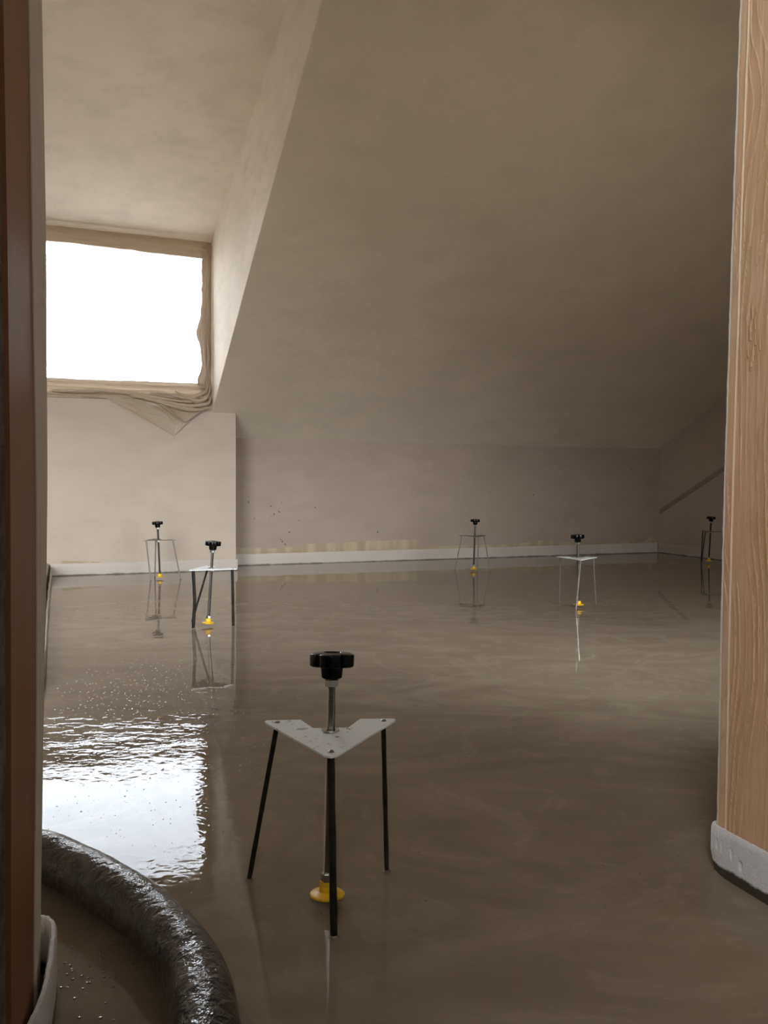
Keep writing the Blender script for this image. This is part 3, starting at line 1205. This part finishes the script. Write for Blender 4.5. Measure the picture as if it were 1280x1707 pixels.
for k_, d in enumerate(TRI):
    root = bpy.data.objects.new('levelling_tripod', None)
    COL.objects.link(root)
    cx, cy = d['top']
    root.location = (cx, cy, 0)
    tag(root, d['label'], 'tripod', 'levelling tripods standing in the screed')
    ya = math.radians(d['yaw'])
    c, s = math.cos(ya), math.sin(ya)
    pl_ = part('plate', ME['plate'], root, (0, 0, ya))
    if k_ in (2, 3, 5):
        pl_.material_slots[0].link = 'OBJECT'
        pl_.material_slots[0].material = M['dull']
    # legs: front, right, left tips
    for i, a in enumerate((-90, 30, 150)):
        aa = math.radians(a) + ya
        rr = .086
        top = Vector((rr * math.cos(aa), rr * math.sin(aa), ZP - .0026))
        bx, by = d['legs'][i]
        bot = Vector((bx - cx, by - cy, .0003))
        bend = 0
        if k_ == 1 and i == 0:
            bend = .006
        mat = d['mat']
        if k_ == 4 and i == 0:
            mat = 'steel'
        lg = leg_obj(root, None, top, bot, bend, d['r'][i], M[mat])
        if k_ == 4 and i == 0:
            lg['label'] = 'pale bare metal leg'
        # weld bead showing through the plate
        bm = bmesh.new()
        rv = .0042
        q = top + Vector((0, 0, .0026))
        lathe(bm, [(rv, 0), (rv, .0006), (rv * .8, .0016), (rv * .3, .0024), (0, .0025)], 12, q)
        obj('weld_bead', bm, M['steel'], root, True)
        # little collar of screed drawn up round the leg
        bm = bmesh.new()
        rl = d['r'][i]
        lathe(bm, [(rl + .0022, -.0002), (rl + .0010, .0008), (rl + .0002, .0022), (rl - .0008, .0032)], 14, bot)
        obj('screed_collar', bm, M['wet'], root, True)
    # spindle assembly leans from foot to top
    fx, fy = d['p'][0] - cx, d['p'][1] - cy
    ax = Vector((-fx, -fy, .215)).normalized()
    rot = Vector((0, 0, 1)).rotation_difference(ax).to_euler()
    ky = math.radians((-4, 22, 10, 40, 28, 15)[k_])
    q = ax.rotation_difference(ax)
    Rm = Vector((0, 0, 1)).rotation_difference(ax).to_matrix().to_4x4()
    Tm = Matrix.Translation((fx, fy, 0)) @ Rm
    near_rod = k_ == 0
    for nm_, key, yw in (('threaded_rod', 'rod', 0.0), ('star_knob', 'knob', ky), ('nut', 'nut', .3 + k_), ('foot_disc', 'foot', 0), ('foot_nut', 'foot_nut', .4 * k_)):
        o = part(nm_, ME[key], root)
        o.matrix_local = Tm @ Matrix.Rotation(yw, 4, 'Z')
        if key == 'rod' and near_rod:
            o.material_slots[0].link = 'OBJECT'
            o.material_slots[0].material = M['bright_rod']
    part('washer', ME['washer'], root)
    part('under_nut', ME['under_nut'], root)
    if k_ == 0:
        # printed height scale on the flat of the rod
        rod = [o for o in root.children if o.name.startswith('threaded_rod')][0]
        bm = bmesh.new()
        for j in range(7):
            z = .236 + j * .0075
            wv = .0022 if j % 2 else .0036
            x0 = .0030 - wv
            solid(bm, [(x0, -.0049, z), (.0030, -.0049, z), (.0030, -.0049, z + .0007), (x0, -.0049, z + .0007)],
                  [(x0, -.0044, z), (.0030, -.0044, z), (.0030, -.0044, z + .0007), (x0, -.0044, z + .0007)])
        # seven-segment style digits 1 4 / 1 5
        segs = {'1': [(1.0, 0, 1.0, 2)], '4': [(0, 1, 0, 2), (0, 1, 1, 1), (1, 0, 1, 2)], '5': [(0, 0, 1, 0), (1, 0, 1, 1), (0, 1, 1, 1), (0, 1, 0, 2), (0, 2, 1, 2)]}

        def digit(ch, ox, oz, sc=.0016):
            for x0, y0, x1, y1 in segs[ch]:
                a, e = Vector((ox + x0 * sc, -.0050, oz + y0 * sc)), Vector((ox + x1 * sc, -.0050, oz + y1 * sc))
                lo = Vector((min(a.x, e.x) - .00025, -.0050, min(a.z, e.z) - .00025))
                hi = Vector((max(a.x, e.x) + .00025, -.0050, max(a.z, e.z) + .00025))
                solid(bm, [(lo.x, -.0050, lo.z), (hi.x, -.0050, lo.z), (hi.x, -.0050, hi.z), (lo.x, -.0050, hi.z)],
                      [(lo.x, -.0044, lo.z), (hi.x, -.0044, lo.z), (hi.x, -.0044, hi.z), (lo.x, -.0044, hi.z)])
        digit('1', -.0030, .2535)
        digit('4', -.0005, .2535)
        digit('1', -.0030, .2715)
        digit('5', -.0005, .2715)
        sc_ = obj('height_scale', bm, M['ink'], rod)
        sc_['label'] = 'black printed height scale on the rod'
